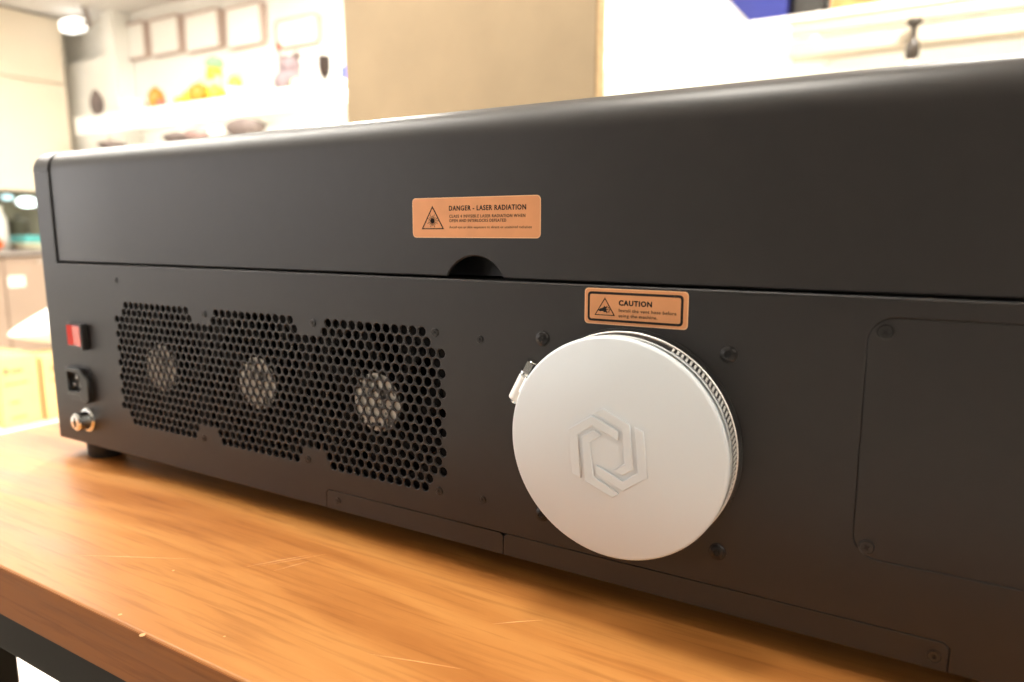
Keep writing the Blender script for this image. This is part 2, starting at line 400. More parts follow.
# chassis: end caps, bottom, inner walls
def arc(cy, cz, r, a0, a1, n=8): return [(cy + r * math.cos(math.radians(a0 + (a1 - a0) * i / n)), cz + r * math.sin(math.radians(a0 + (a1 - a0) * i / n))) for i in range(n + 1)]
def side_profile(ybot=0.0, top=ZT, r=RF, zlow=ZB, yf=MD):
    # (y, z) loop: back bottom -> back top fillet -> top -> sloping front
    return [(0, zlow)] + arc(r, top - r, r, 180, 90) + [(yf * .55, top)] + arc(yf - 3, 6, 3, 60, 0, 4) + [(yf, zlow)]
def xprism(poly, x0, x1, inset=0.0, n=5):
    """poly in (y, z) extruded along x; inset rounds the x0/x1 outline"""
    bm = bmesh.new(); rings = []
    cy = sum(p[0] for p in poly) / len(poly); cz = sum(p[1] for p in poly) / len(poly)
    st = []
    for i in range(n + 1):
        a = PI / 2 * i / n; st.append((x0 + inset * (1 - math.sin(a)), inset * (1 - math.cos(a))))
    st = [(x0 + inset * (1 - math.cos(PI / 2 * i / n)), inset * (1 - math.sin(PI / 2 * i / n))) for i in range(n + 1)] if inset else [(x0, 0)]
    st += [(x0 + x1 - x, d) for x, d in reversed(st)]
    def shrink(p, d):
        y, z = p; return (min(max(y, d), MD - d), min(max(z, ZB + d), ZT - d)) if d else p
    for x, d in st: rings.append([bm.verts.new((x, *shrink(p, d))) for p in poly])
    m = len(poly)
    for a, b in zip(rings, rings[1:]):
        for i in range(m): bm.faces.new((a[i], b[i], b[(i + 1) % m], a[(i + 1) % m]))
    bm.faces.new(rings[0]); bm.faces.new(rings[-1][::-1])
    return bm
prof = side_profile(); 
capw = 3.25
e1 = side_profile(); e1 = [(y + (.0 if y > .5 or z > ZS else .0), z) for y, z in e1]
for x0, x1 in ((MX0, MX0 + capw), (MX1 - capw, MX1)):
    p = [(.23, ZS), (.23, ZT - RF), (0, ZT - RF)] + side_profile()[1:-1] + [(MD, ZS)]
    obj('end_cap', toworld(xprism(p, x0, x1)), M_black, mach, auto=30)
bm = bmesh.new()
box(bm, MX0 + .02, MX0 + .5, .23, MD, ZB, ZS - .01); box(bm, MX1 - .5, MX1 - .02, .23, MD, ZB, ZS - .01)
box(bm, MX0 + .5, MX1 - .5, MD - .5, MD, ZB, ZS - .01)
box(bm, MX0 + .5, MX1 - .5, .23, MD - .5, ZB, ZB + .4)
box(bm, MX0 + .5, MX1 - .5, .23, MD - .5, ZS - .5, ZS - .02)
obj('chassis', toworld(bm), M_black, mach, smooth=False)
bm = bmesh.new()
box(bm, MX0 + .6, MX1 - .6, 9, 9.3, ZB + .4, ZS - .5)
box(bm, ST[0] - .5, ST[1] + .5, .24, .5, ZB + .4, ST[2] + .6)
box(bm, AP[0] - .6, AP[1] + .6, .24, .5, AP[2] - .6, AP[3] + .6)
box(bm, 52.4, 71.1, .3, .5, -16.0, 2.5)
obj('inner_wall', toworld(bm), M_inner, mach, smooth=False)
obj('notch_backing', toworld(plate([rrect(43, 54, 4.75, 9.5, .3)], 3.0, 3.2, .03)), M_plastic, mach, smooth=False)  # added plate; its near-black colour gives the notch its dim interior tone
# lid with a finger notch
LX0, LX1 = MX0 + 3.25 + .14, MX1 - 3.25 - .14
NX, NR, NZ = 48.35, 3.05, 3.45
LZ = ZS + .17
def zb(x):
    d = abs(x - NX)
    if d >= NR: return LZ
    return max(LZ, NZ + math.sqrt(NR * NR - d * d))
xs = [LX0 + .35 * (1 - math.cos(PI / 2 * i / 4)) for i in range(5)]
ins = [.35 * (1 - math.sin(PI / 2 * i / 4)) for i in range(5)]
hw = math.sqrt(NR * NR - (LZ - NZ) ** 2)
mid = [NX + hw * math.sin(PI / 2 * k / 16) for k in range(-16, 17)]
col_x = [(x, d) for x, d in zip(xs, ins)] + [(x, 0) for x in (0, 20, 40)] + [(x, 0) for x in mid] + [(x, 0) for x in (60, 80, 100)] + [(LX0 + LX1 - x, d) for x, d in reversed(list(zip(xs, ins)))]
bm = bmesh.new(); rings = []
th = .28
for x, d in col_x:
    z0 = zb(x) if abs(x - NX) < hw - 1e-6 else LZ
    outp = [(.12, z0), (.0, z0 + .12), (0, 11)] + arc(RF, ZT - RF, RF, 180, 90) + [(MD * .55, ZT)] + arc(MD - 3, 7.6, 3, 60, 0, 4) + [(MD, LZ)]
    r_in = RF - th
    inp = [(MD - th, LZ)] + list(reversed(arc(MD - 3, 7.6, 3 - th, 60, 0, 4))) + [(MD * .55, ZT - th)] + list(reversed(arc(RF, ZT - RF, r_in, 180, 90))) + [(th, 11), (th, z0 + .12), (th - .02, z0)]
    pts = [(min(max(y, d), MD - d), min(z, ZT - d)) for y, z in outp] + inp
    rings.append([bm.verts.new((x, y_ + (.16 if y_ < 20 else 0), z_)) for y_, z_ in pts])
m = len(rings[0])
for a, b in zip(rings, rings[1:]):
    for i in range(m): bm.faces.new((a[i], b[i], b[(i + 1) % m], a[(i + 1) % m]))
h = m // 2
# end walls of the lid
for R_, flip in ((rings[0], 0), (rings[-1], 1)):
    n_out = 3 + 9 + 1 + 5 + 1
    f = R_[:n_out]
    bm.faces.new(f if not flip else f[::-1])
obj('lid', toworld(bm), M_black, mach, auto=28)

# feet
for x in (-11.5, 108.1):
    for y in (2.75, 76):
        obj('foot', toworld(lathe(bmesh.new(), [(0, -20.4), (2.1, -20.4), (2.2, -20.2), (2.3, -18.4), (2.3, ZB), (0, ZB)], n=32, axis='Z', c=(x, y, 0))), M_rubber, mach)

# screws -----------------------------------------------------------
def make_screw(r, style, parent):
    """origin on the panel surface"""
    if style == 'pan':
        prof_ = [(r * 1.25, .02), (r * 1.25, -.02), (r * 1.05, -.03), (r, -.05), (r * .93, -.16), (r * .6, -.24), (r * .42, -.25)]
        inner = [(r * .42, -.12), (0, -.12)]
    else:   # small countersunk screw sitting in a shallow ring
        prof_ = [(r * 1.28, .02), (r * 1.28, -.05), (r * 1.12, -.06), (r * 1.0, .0), (r * .97, -.045), (r * .45, -.05)]
        inner = [(r * .42, .02), (0, .02)]
    bm = bmesh.new(); lathe(bm, [(a * S, b * S) for a, b in prof_ + inner], n=24)
    sc_ = obj('screw', bm, M_screwd if style == 'pan' else M_screw, parent, loc=wloc(parent))
    bm = bmesh.new(); w = r * .13; l = r * .5; yy = -.262 if style == 'pan' else -.06
    for k in (0, 1):
        vs = box(bm, -l * S, l * S, yy * S, (yy + .05) * S, -w * S, w * S)
        bmesh.ops.rotate(bm, verts=vs, cent=(0, 0, 0), matrix=Matrix.Rotation(PI / 4 + k * PI / 2, 3, 'Y'))
    obj('cross_shade', bm, M_recess_shade, sc_, loc=wloc(sc_))  # raised near-black bars stand in for the shade of a cross recess
    return sc_
proto = {}
def place_screw(x, z, r, style, y=0.0, a=0):
    key = (r, style)
    if key not in proto: s = proto[key] = make_screw(r, style, mach)
    else: s = copy_tree(proto[key], mach)
    s.location = m3(x, y, z) - wloc(mach); s.rotation_euler = (0, a, 0)
    WL[s.name] = m3(x, y, z)
    return s
for i, (x, z) in enumerate([(54.71, .3), (68.85, .31), (68.72, -13.75), (54.74, -13.9)]): place_screw(x, z, .52, 'pan', a=.4 * i)
for i, (x, z) in enumerate([(78.07, 2.5), (77.98, -11.25), (105.1, 2.5), (105.1, -11.25)]): place_screw(x, z, .40, 'small', a=.3 * i)
place_screw(82.14, -17.4, .34, 'small')
for i, (x, z) in enumerate([(44.42, .05), (44.54, -13.95), (28.58, -13.71), (12.6, -14.0), (14.1, -.18), (30.1, -.1)]): place_screw(x, z, .30, 'small', a=.5 * i)
for i, (x, z) in enumerate([(48.95, -.2), (49.07, -13.84), (32.4, -17.25), (-1.5, 2.85)]): place_screw(x, z, .26, 'small', a=.3 * i)

# fans -------------------------------------------------------------
def make_fan():
    f = obj('fan', toworldlocal(plate([rrect(-7.5, 7.5, -7.5, 7.5, .8, 4), circ(0, 0, 7.15, 48)], .9, 3.9, .05)), M_fan, mach, loc=wloc(mach))
    obj('fan_hub', lt([(a * S, b * S) for a, b in [(2.95, 3.4), (2.95, .42), (2.85, .34), (2.72, .34)]] + [(0, .34 * S)], n=40), M_fan, f, loc=wloc(f))
    st = lt([(2.7 * S, .34 * S), (2.7 * S, .30 * S), (0, .30 * S)], n=40)
    obj('hub_sticker', st, M_hub, f, loc=wloc(f), label='silver grey printed hub sticker')
    for k in range(7):
        bm = bmesh.new(); a0 = 2 * PI * k / 7; g_ = []
        for i in range(5):
            r = 2.9 + 4.0 * i / 4; row = []
            for j in range(4):
                tt = j / 3; a = a0 + (tt - .5) * .72 + .1 * i; y = 1.3 + 1.9 * tt - .05 * i
                row.append(bm.verts.new((r * math.cos(a) * S, y * S, r * math.sin(a) * S)))
            g_.append(row)
        for i in range(4):
            for j in range(3): bm.faces.new((g_[i][j], g_[i + 1][j], g_[i + 1][j + 1], g_[i][j + 1]))
        bl = obj('fan_blade', bm, M_fan, f, loc=wloc(f)); so = bl.modifiers.new('thick', 'SOLIDIFY'); so.thickness = .0012
    for k in range(4):
        bm = bmesh.new()
        a = PI / 4 + k * PI / 2
        bar(bm, (2.8 * math.cos(a) * S, .62 * S, 2.8 * math.sin(a) * S), (7.3 * math.cos(a) * S, .95 * S, 7.3 * math.sin(a) * S), .22 * S)
        obj('strut', bm, M_fan, f, loc=wloc(f))
    return f
def toworldlocal(bm):
    for v in bm.verts: v.co *= S
    return bm
fan = make_fan()
for i, x in enumerate((5.5, 21.5, 37.5)):
    f = fan if i == 0 else copy_tree(fan, mach)
    f.location = m3(x, 0, -8 * s3) - wloc(mach)

# power switch, inlet, key lock ------------------------------------
sw = obj('power_switch', toworld(plate([rrect(-12.6, -8.6, -5.85, -2.75, .3), rrect(-12.3, -8.95, -5.6, -3.0, .15)], -.28, .2, .05)), M_plastic, mach, smooth=False)
bm = bmesh.new()
pr = [(-12.2, -.25), (-12.2, -.55), (-11.0, -.45), (-8.9, -.75), (-8.9, -.25)]   # rocker side view in (x, y)
a = [bm.verts.new((x, y, -3.05)) for x, y in pr]; b = [bm.verts.new((x, y, -5.55)) for x, y in pr]
bm.faces.new(a); bm.faces.new(b[::-1])
for i in range(5): bm.faces.new((a[i], b[i], b[(i + 1) % 5], a[(i + 1) % 5]))
obj('rocker', toworld(bm), M_red, sw, smooth=False, bevel=.0006, label='glossy red rocker')
bm = bmesh.new(); box(bm, -8.85, -8.4, -.8, .0, -5.95, -2.7)
obj('switch_guard', toworld(bm), M_plastic, sw, bevel=.001)
hexo = [(-13.2, -8.5), (-10.1, -8.5), (-8.2, -9.6), (-8.2, -11.9), (-9.2, -12.6), (-13.2, -12.0)]
hexi = [(-12.7, -8.95), (-10.3, -8.95), (-9.9, -9.4), (-9.9, -11.0), (-10.3, -11.35), (-12.7, -11.35)]
pin = obj('power_inlet', toworld(plate([rrect(-13.9, -8.3, -12.7, -8.2, .9), hexi], -.12, .2, .04)), M_plastic, mach, smooth=False)
obj('inlet_rim', toworld(plate([[(-13.1, -8.45), (-10.0, -8.45), (-8.3, -9.7), (-8.3, -12.2), (-9.1, -12.75), (-10.1, -12.2), (-10.2, -11.8), (-13.1, -11.8)], hexi], -.75, -.12, .07)), M_plastic, pin, smooth=False)
bm = bmesh.new(); box(bm, -12.75, -9.85, .35, .5, -11.4, -8.9)
obj('socket_floor', toworld(bm), M_inner, pin, smooth=False)
for x, z in ((-11.3, -9.6), (-12.0, -10.6), (-10.6, -10.6)):
    bm = bmesh.new(); box(bm, x - .1, x + .1, -.35, .4, z - .25, z + .25)
    obj('pin', toworld(bm), M_chrome, pin, bevel=.0003)
kl = obj('key_lock', toworld(lt([(1.55, 0), (1.55, -.25), (1.42, -.4), (1.2, -.45), (1.15, -.8), (1.12, -1.6), (.9, -1.8), (.35, -1.82), (.35, -1.5), (0, -1.5)], n=40, c=(-9.9, 0, -14.95))), M_chrome, mach, label='round chrome key lock')
bm = bmesh.new(); box(bm, -10.02, -9.78, -1.86, -1.5, -15.55, -14.35)
obj('keyhole', toworld(bm), M_recess_shade, kl, smooth=False)

# labels -------------------------------------------------------------
STY = .16
def sticker(name, x0, x1, z0, z1, r, label):
    o = obj(name, toworld(plate([rrect(x0, x1, z0, z1, r)], -.035, 0, 0)), M_ledge, mach, smooth=False, label=label)
    obj('print_face', toworld(plate([rrect(x0 + .07, x1 - .07, z0 + .07, z1 - .07, r * .85)], -.05, -.03, 0)), M_label, o, smooth=False)
    return o
def tri_loops(x0, x1, z0, z1, w):
    cx = (x0 + x1) / 2; H = z1 - z0
    return [[(x0, z0), (x1, z0), (cx, z1)], [(x0 + w * 1.9, z0 + w), (x1 - w * 1.9, z0 + w), (cx, z1 - w * 2.2)]]
def lines(name, rows, parent, y=-.052, label=None):
    bm = bmesh.new()
    for s, x, z, h, w, bd in rows: merge(bm, text_bm(s, x, z, h, y, width=w, bold=bd, depth=.012))
    return obj(name, toworld(bm), M_ink, parent, smooth=False)
dl = sticker('danger_sticker', 42.2, 54.42, 7.95, 11.2, .35, 'large copper laser radiation warning sticker')
lines('heading', [('DANGER - LASER RADIATION', 45.97, 10.14, .38, 7.2, .026)], dl)
lines('small_print', [('CLASS 4 INVISIBLE LASER RADIATION WHEN', 46.0, 9.57, .24, 7.1, .008), ('OPEN AND INTERLOCKS DEFEATED', 46.0, 9.22, .24, 5.4, .008),
                      ('Avoid eye or skin exposure to direct or scattered radiation', 46.0, 8.72, .2, 7.65, -.002)], dl)
bm = plate(tri_loops(43.15, 45.45, 8.65, 10.55, .085), -.06, -.05)
for k in range(16):
    a = 2 * PI * k / 16; r = .55 if k % 2 else .42
    if k == 0: r = .75
    vs = box(bm, .1, r, -.062, -.05, -.022, .022)
    bmesh.ops.rotate(bm, verts=vs, cent=(0, 0, 0), matrix=Matrix.Rotation(a, 3, 'Y')); bmesh.ops.translate(bm, verts=vs, vec=(44.28, 0, 9.33))
merge(bm, plate([circ(44.28, 9.33, .2, 16)], -.062, -.05))
obj('laser_symbol', toworld(bm), M_ink, dl, smooth=False)
dl.location.y += STY * S
WL[dl.name] = WL[dl.name] + Vector((0, STY * S, 0))
cl = sticker('caution_sticker', 58.24, 66.02, 1.76, 4.4, .3, 'smaller copper caution sticker with a black border')
obj('border', toworld(plate([rrect(58.5, 65.68, 1.98, 4.14, .28), rrect(58.66, 65.5, 2.15, 3.96, .14)], -.06, -.05)), M_ink, cl, smooth=False)
lines('heading', [('CAUTION', 60.93, 3.22, .36, 2.5, .04)], cl)
lines('small_print', [('Install the vent hose before', 60.95, 2.74, .235, 4.25, .006), ('using the machine.', 60.95, 2.36, .235, 2.9, .006)], cl)
bm = plate(tri_loops(59.05, 60.66, 2.42, 3.74, .06), -.06, -.05)
merge(bm, plate([[(59.32, 2.78), (59.5, 2.92), (59.75, 3.0), (59.8, 3.12), (59.87, 3.1), (59.86, 2.98), (60.02, 3.08), (60.06, 3.04), (59.94, 2.9), (60.14, 2.92), (60.14, 2.86), (59.96, 2.82), (60.06, 2.72), (60.0, 2.68), (59.86, 2.76), (59.84, 2.66), (59.76, 2.66), (59.72, 2.74), (59.5, 2.7)]], -.06, -.05))
for k in range(8):
    a = 2 * PI * k / 8
    vs = box(bm, .2, .28, -.06, -.05, -.02, .02); bmesh.ops.rotate(bm, verts=vs, cent=(0, 0, 0), matrix=Matrix.Rotation(a, 3, 'Y')); bmesh.ops.translate(bm, verts=vs, vec=(60.02, 0, 2.86))
merge(bm, plate([circ(60.02, 2.86, .22, 20), circ(60.02, 2.86, .18, 20)], -.06, -.05))
obj('hand_symbol', toworld(bm), M_ink, cl, smooth=False)

# vent port, white cap, hose clamp ----------------------------------
CX, CZ = 61.77, -6.74
port = obj('vent_port', toworld(lt([(8.35, 0), (8.35, -.12), (8.2, -.18), (7.6, -.2), (7.6, -1.9), (7.3, -1.9), (7.3, 0)], n=96, c=(CX, 0, CZ), closed=True)), M_plastic, mach)
RC = 8.16
CX -= .06; CZ -= .03
def tilt(bm):            # the cap sits slightly askew, its top edge further out
    for v in bm.verts: v.co.y -= max(0, v.co.z - CZ + 8.16) * .036
    return bm
cap = obj('vent_cap', toworld(tilt(lt([(7.72, -.35), (7.85, -.35), (7.9, -1.9), (RC - .08, -1.95), (RC, -2.03), (RC, -2.32), (RC - .08, -2.45), (RC - .22, -2.52), (0, -2.52), (0, -2.3), (7.7, -2.2)], n=128, c=(CX, 0, CZ), closed=False))), M_cap, mach, auto=50, label='round white plastic vent cap')
LOGO = [[(-0.55, 3.11), (1.47, 2.19), (1.77, -1.02), (0.98, -1.61), (0.24, -1.38), (1.13, -0.71), (0.86, 1.76), (-1.12, 2.7)],
        [(1.82, 2.08), (2.47, 1.8), (2.82, -1.45), (1.01, -2.77), (-1.04, -1.88), (-1.04, -1.14), (0.99, -2.0), (2.11, -1.22)],
        [(-1.23, 1.39), (-0.68, 1.12), (-1.52, 0.44), (-1.23, -2.07), (0.71, -3.0), (0.22, -3.41), (-1.96, -2.53), (-2.18, 0.8)],
        [(-1.38, 2.47), (0.64, 1.6), (0.63, 0.93), (-1.33, 1.7), (-2.46, 0.89), (-2.24, -2.36), (-2.98, -2.14), (-3.24, 1.2)]]
bm = bmesh.new()
for lp in LOGO: merge(bm, plate([[(CX - .06 + x, CZ - .05 + z) for x, z in lp]], -2.66, -2.5, .06))
obj('logo', toworld(tilt(bm)), M_cap, cap, smooth=False, label='embossed hexagonal spiral emblem')

CX += .06; CZ += .03
# worm drive clamp: slotted band (real slots), housing, hex screw
RB = 8.02
hc = obj('hose_clamp', toworld(lt([(RB - .06, -1.75), (RB + .06, -1.78), (RB + .02, -1.6), (RB + .02, -.95), (RB + .07, -.78), (RB - .06, -.75)], n=128, c=(CX, 0, CZ), closed=True)), M_steel, mach, auto=60)
bm = bmesh.new()
# slotted tail of the band: a strip with slanted slots, built rung by rung
def bp(a, r, y): return (CX + r * math.cos(a), y, CZ + r * math.sin(a))
N = 40; A0, A1 = math.radians(63), math.radians(-42)
da = (A1 - A0) / N
def quad_shell(a0, a1, y0, y1, sl=0.0, r0=RB + .07, r1=RB + .12):
    v = [bm.verts.new(bp(a, r, y)) for r in (r0, r1) for a, y in ((a0, y0), (a1, y0), (a1 + sl, y1), (a0 + sl, y1))]
    for f in ((0, 1, 2, 3), (7, 6, 5, 4), (0, 4, 5, 1), (1, 5, 6, 2), (2, 6, 7, 3), (3, 7, 4, 0)): bm.faces.new([v[i] for i in f])
for i in range(N):
    a = A0 + da * i
    quad_shell(a, a + da * .45, -1.70, -.86, sl=-da * .45)
obj('slotted_band', toworld(bm), M_zinc, hc, smooth=False, label='slotted end of the steel band')
bm = bmesh.new()
for i in range(N):
    a = A0 + da * i
    quad_shell(a, a + da, -1.78, -1.70); quad_shell(a, a + da, -.86, -.78)
obj('band_rail', toworld(bm), M_steel, hc, smooth=False)
obj('band_backing', toworld(lt([(RB + .03, -1.76), (RB + .065, -1.76), (RB + .065, -.8), (RB + .03, -.8)], n=96, c=(CX, 0, CZ), closed=True)), M_recess_shade, hc)
obj('rear_edge_glint', toworld(lt([(7.9, -.60), (8.14, -.60), (8.19, -.54), (8.14, -.48), (7.9, -.48)], n=128, c=(CX, 0, CZ), closed=True)), M_zinc, mach, label='thin bright ring added for the glint on the rear edge of the clamp')  # pale ring added for the light caught along the band's rear edge
am = math.radians(152)
tdir = Vector((-math.sin(am), 0, math.cos(am))) * -1        # pointing up along the rim
rdir = Vector((math.cos(am), 0, math.sin(am)))
C0 = Vector((CX, -1.35, CZ)) + rdir * (RB + .80)
bm = bmesh.new()
bar(bm, C0 - tdir * 2.0, C0 + tdir * .15, .56, n=20)
obj('worm_housing', toworld(bm), M_zinc, hc, bevel=.0006)
bm = bmesh.new(); bar(bm, C0 + tdir * .55, C0 + tdir * 1.45, .56, n=6); bar(bm, C0 + tdir * .38, C0 + tdir * .55, .62, n=20); bar(bm, C0 + tdir * 1.45, C0 + tdir * 1.5, .36, .3, n=12)
bar(bm, C0 - tdir * 2.3, C0 + tdir * .4, .26, n=12)
obj('clamp_screw', toworld(bm), M_chrome, hc, auto=25, label='hex head clamp screw')
bm = bmesh.new()
for s_ in (-1, 1):
    b0 = C0 - rdir * .3
    bar(bm, b0 - tdir * 1.0 + Vector((0, s_ * .5, 0)), b0 + tdir * .3 + Vector((0, s_ * .5, 0)), .14, n=8)
obj('housing_saddle', toworld(bm), M_steel, hc)

# ------------------------------------------------------------------ cardboard carton behind the machine
cb = thing('cardboard_carton', 'tall flat brown cardboard carton standing upright behind the black machine', 'carton', (-.145, .775, TABLE_Z))
BY = .75; bz1 = TABLE_Z + .95
obj('front_board', bx(-.4205, .1325, BY, BY + .004, TABLE_Z, bz1), M_card, cb, bevel=.0012)
obj('side_board', bx(.1305, .1345, BY + .003, BY + .034, TABLE_Z, bz1), M_carded, cb, bevel=.0012)
obj('side_board', bx(-.4215, -.4175, BY + .003, BY + .034, TABLE_Z, bz1), M_carded, cb, bevel=.0012)
obj('rear_board', bx(-.4205, .1325, BY + .033, BY + .037, TABLE_Z, bz1), M_card, cb, bevel=.0012)
obj('top_flap', bx(-.4205, .1325, BY, BY + .037, bz1, bz1 + .004), M_card, cb, bevel=.001)

# ------------------------------------------------------------------ kitchen corner on the left
t = thing('base_cabinet', 'tan kitchen base cabinet along the left wall under the dark worktop', 'cabinet', (-4.9, 1.4, 0))
obj('carcass', bx(-5.19, -4.62, .0, 2.6, .08, .815), M_tan, t, smooth=False)
obj('plinth', bx(-5.15, -4.68, .02, 2.58, 0, .08), M_steeldark, t, smooth=False)
for k in range(4):
    y0 = .01 + k * .648
    d = obj('door', bx(-4.62, -4.6, y0, y0 + .64, .09, .81), M_tan, t, bevel=.003)
    obj('handle', bx(-4.6, -4.585, y0 + .2, y0 + .38, .765, .775), M_steel, d, bevel=.002)
tag(obj('worktop', bx(-5.19, -4.56, -.02, 2.62, .815, .85), M_top, bevel=.003), 'dark stone worktop on the tan base cabinet', 'worktop')
tag(obj('paper_notice', bx(-4.598, -4.596, 1.97, 2.07, .61, .68), M_white, bevel=.0005), 'small white paper slip stuck on the tan cabinet front', 'paper')
t = thing('wall_cabinet', 'tall cream wall cabinet above the dark splashback by the left wall', 'cabinet', (-5.0, 1.3, 1.25))
obj('carcass', bx(-5.19, -4.87, .0, 2.6, 1.27, ZC - .01), M_cream, t, smooth=False)
for k in range(3):
    for z0, z1 in ((1.25, 2.005), (2.015, ZC - .02)):
        y0 = .005 + k * .865
        obj('door', bx(-4.87, -4.85, y0, y0 + .859, z0, z1), M_cream, t, bevel=.002)
tag(obj('splashback', bx(-5.199, -5.185, .0, 2.7, .85, 1.27), M_glassdark, smooth=False), 'grey green glass splashback between worktop and cream wall cabinet', 'splashback')
def lamp_glint(y, z, r, lab, m):  # glowing discs added in place of ceiling lights reflected in the glass
    t = thing('reflected_light', lab, 'lamp', (-5.17, y, z), 'lamp reflections in the splashback')
    obj('rim', lt([(r * 1.08, 0), (r * 1.08, .012), (r, .02), (r, 0)], n=28, axis='X', c=(0, 0, 0)), M_white, t, loc=(-5.185, y, z))
    obj('lens', lt([(r, .012), (r * .8, .03), (0, .035)], n=28, axis='X', c=(0, 0, 0)), m, t, loc=(-5.185, y, z))
    for ch in t.children: ch.scale = (1, 1.25, .62)
lamp_glint(2.41, 1.185, .062, 'oval white glowing disc for a lamp reflected in the splashback beside the machine, the right of two', M_glintcool)
lamp_glint(2.28, 1.215, .034, 'smaller oval pale blue disc for a lamp reflected under the cream cabinet, the left of two', mat('reflection_blue', (.6, .9, 1), .4, emit=(.7, .95, 1), estr=1.3))
# things on the worktop
WT = .85
def lathe_thing(name, label, cat, x, y, z, prof_, m, group=None, n=28):
    o = obj(name, lt(prof_, axis='Z', n=n), m, loc=(x, y, z)); return tag(o, label, cat, group)
tag(obj('food_box', bx(-4.85, -4.65, 2.12, 2.40, WT + .045, WT + .095), mat('teal_card', (.08, .36, .36), .5, noise=(10, .1)), bevel=.004), 'flat teal box lying on the pale tray on the worktop', 'box')
tag(obj('tray', lt([(0, 0), (.11, 0), (.15, .035), (.155, .045), (.145, .042), (.105, .008), (0, .006)], axis='Z', n=32), mat('pale_tray', (.75, .75, .55), .4, noise=(12, .15)), loc=(-4.74, 2.24, WT)), 'pale yellow tray under the teal box on the worktop', 'tray')
lathe_thing('jug', 'tall white jug standing on the worktop at the far left', 'jug', -5.05, 2.12, WT, [(0, 0), (.075, 0), (.085, .03), (.08, .2), (.055, .27), (.06, .3), (.05, .3), (.045, .26), (0, .05)], M_white)
lathe_thing('coffee_canister', 'dark grey green canister with lid against the splashback', 'canister', -5.09, 2.30, WT, [(0, 0), (.055, 0), (.06, .02), (.06, .17), (.063, .18), (.063, .2), (.02, .215), (.015, .24), (0, .245)], mat('dark_olive', (.07, .07, .045), .4, noise=(9, .2)))
def packet(label, x, y, m, s=.06):
    bm = bmesh.new(); bmesh.ops.create_icosphere(bm, subdivisions=3, radius=1)
    for v in bm.verts:
        d = v.co.copy(); k = 1 + .10 * math.sin(5 * d.x + 3 * d.y) + .08 * math.sin(7 * d.z + 2)
        v.co = Vector((d.x * s * .7 * k, d.y * s * k, max(d.z, -.75) * s * .62 + s * .475))
    return tag(obj('snack_packet', bm, m, loc=(x, y, WT)), label, 'packet')
packet('orange snack packet at the left end of the worktop', -4.70, 1.93, mat('orange_foil', (.85, .16, .03), .35, noise=(20, .3)), .085)
packet('pale pink packet beside the orange one on the worktop', -4.96, 1.93, mat('pink_foil', (.65, .42, .38), .35, noise=(20, .2)), .07)

# cartons on the floor
def carton(x0, x1, y0, y1, z0, z1, label, name='shipping_carton'):
    t = thing(name, label, 'carton', ((x0 + x1) / 2, (y0 + y1) / 2, z0), 'yellow cartons on the floor')
    obj('body', bx(x0, x1, y0, y1, z0, z1), mat('yellow_card', (.60, .42, .18), .7, noise=(6, .06)), t, bevel=.004)
    obj('tape', bx((x0 + x1) / 2 - .03, (x0 + x1) / 2 + .03, y0 - .0008, y1 + .0008, z1 - .05, z1 + .0008), mat('pale_tape', (.82, .66, .32), .3), t)
    m = mat('printed_ink', (.20, .11, .05), .7)
    bm = bmesh.new()
    for px0, px1, pz0, pz1 in ((.1, .72, .60, .63), (.12, .24, .76, .84), (.3, .6, .77, .81), (.2, .45, .34, .37), (.2, .6, .12, .15)):
        box(bm, x1 - .001, x1 + .0006, y0 + (y1 - y0) * px0, y0 + (y1 - y0) * px1, z0 + (z1 - z0) * pz0, z0 + (z1 - z0) * pz1)
    obj('print', bm, m, t, smooth=False)
    return t
carton(-3.62, -3.28, 1.29, 1.47, 0, .36, 'yellow cardboard carton on the floor, printed side towards the table end')
carton(-3.52, -3.28, 1.49, 1.85, 0, .335, 'yellow cardboard carton half hidden behind the machine edge, right of the printed one')
# white crumpled bag on the cartons: pyramid shape
bm = bmesh.new()
rings = []
for i in range(9):
    f_ = i / 8; r_ = .008 + .135 * f_ ** .9; yy = 1.42 + .36 * f_; zz = .372 + .075 * (1 - f_) + r_ * f_ ** .3
    rg = []
    for k in range(24):
        a = 2 * PI * k / 24; q_ = r_ * (1 + .09 * math.sin(5 * a + 4 * f_) + .05 * math.sin(9 * a))
        rg.append(bm.verts.new((-3.42 + q_ * math.cos(a) * .9, yy + .01 * math.sin(3 * a), max(zz + q_ * math.sin(a), .362))))
    rings.append(rg)
for a_, b_ in zip(rings, rings[1:]):
    for k in range(24): bm.faces.new((a_[k], b_[k], b_[(k + 1) % 24], a_[(k + 1) % 24]))
bm.faces.new(rings[0][::-1]); bm.faces.new(rings[-1])
o = obj('plastic_bag', bm, M_white, auto=60)
tag(o, 'white crumpled bag peaked on top of the yellow cartons', 'bag')

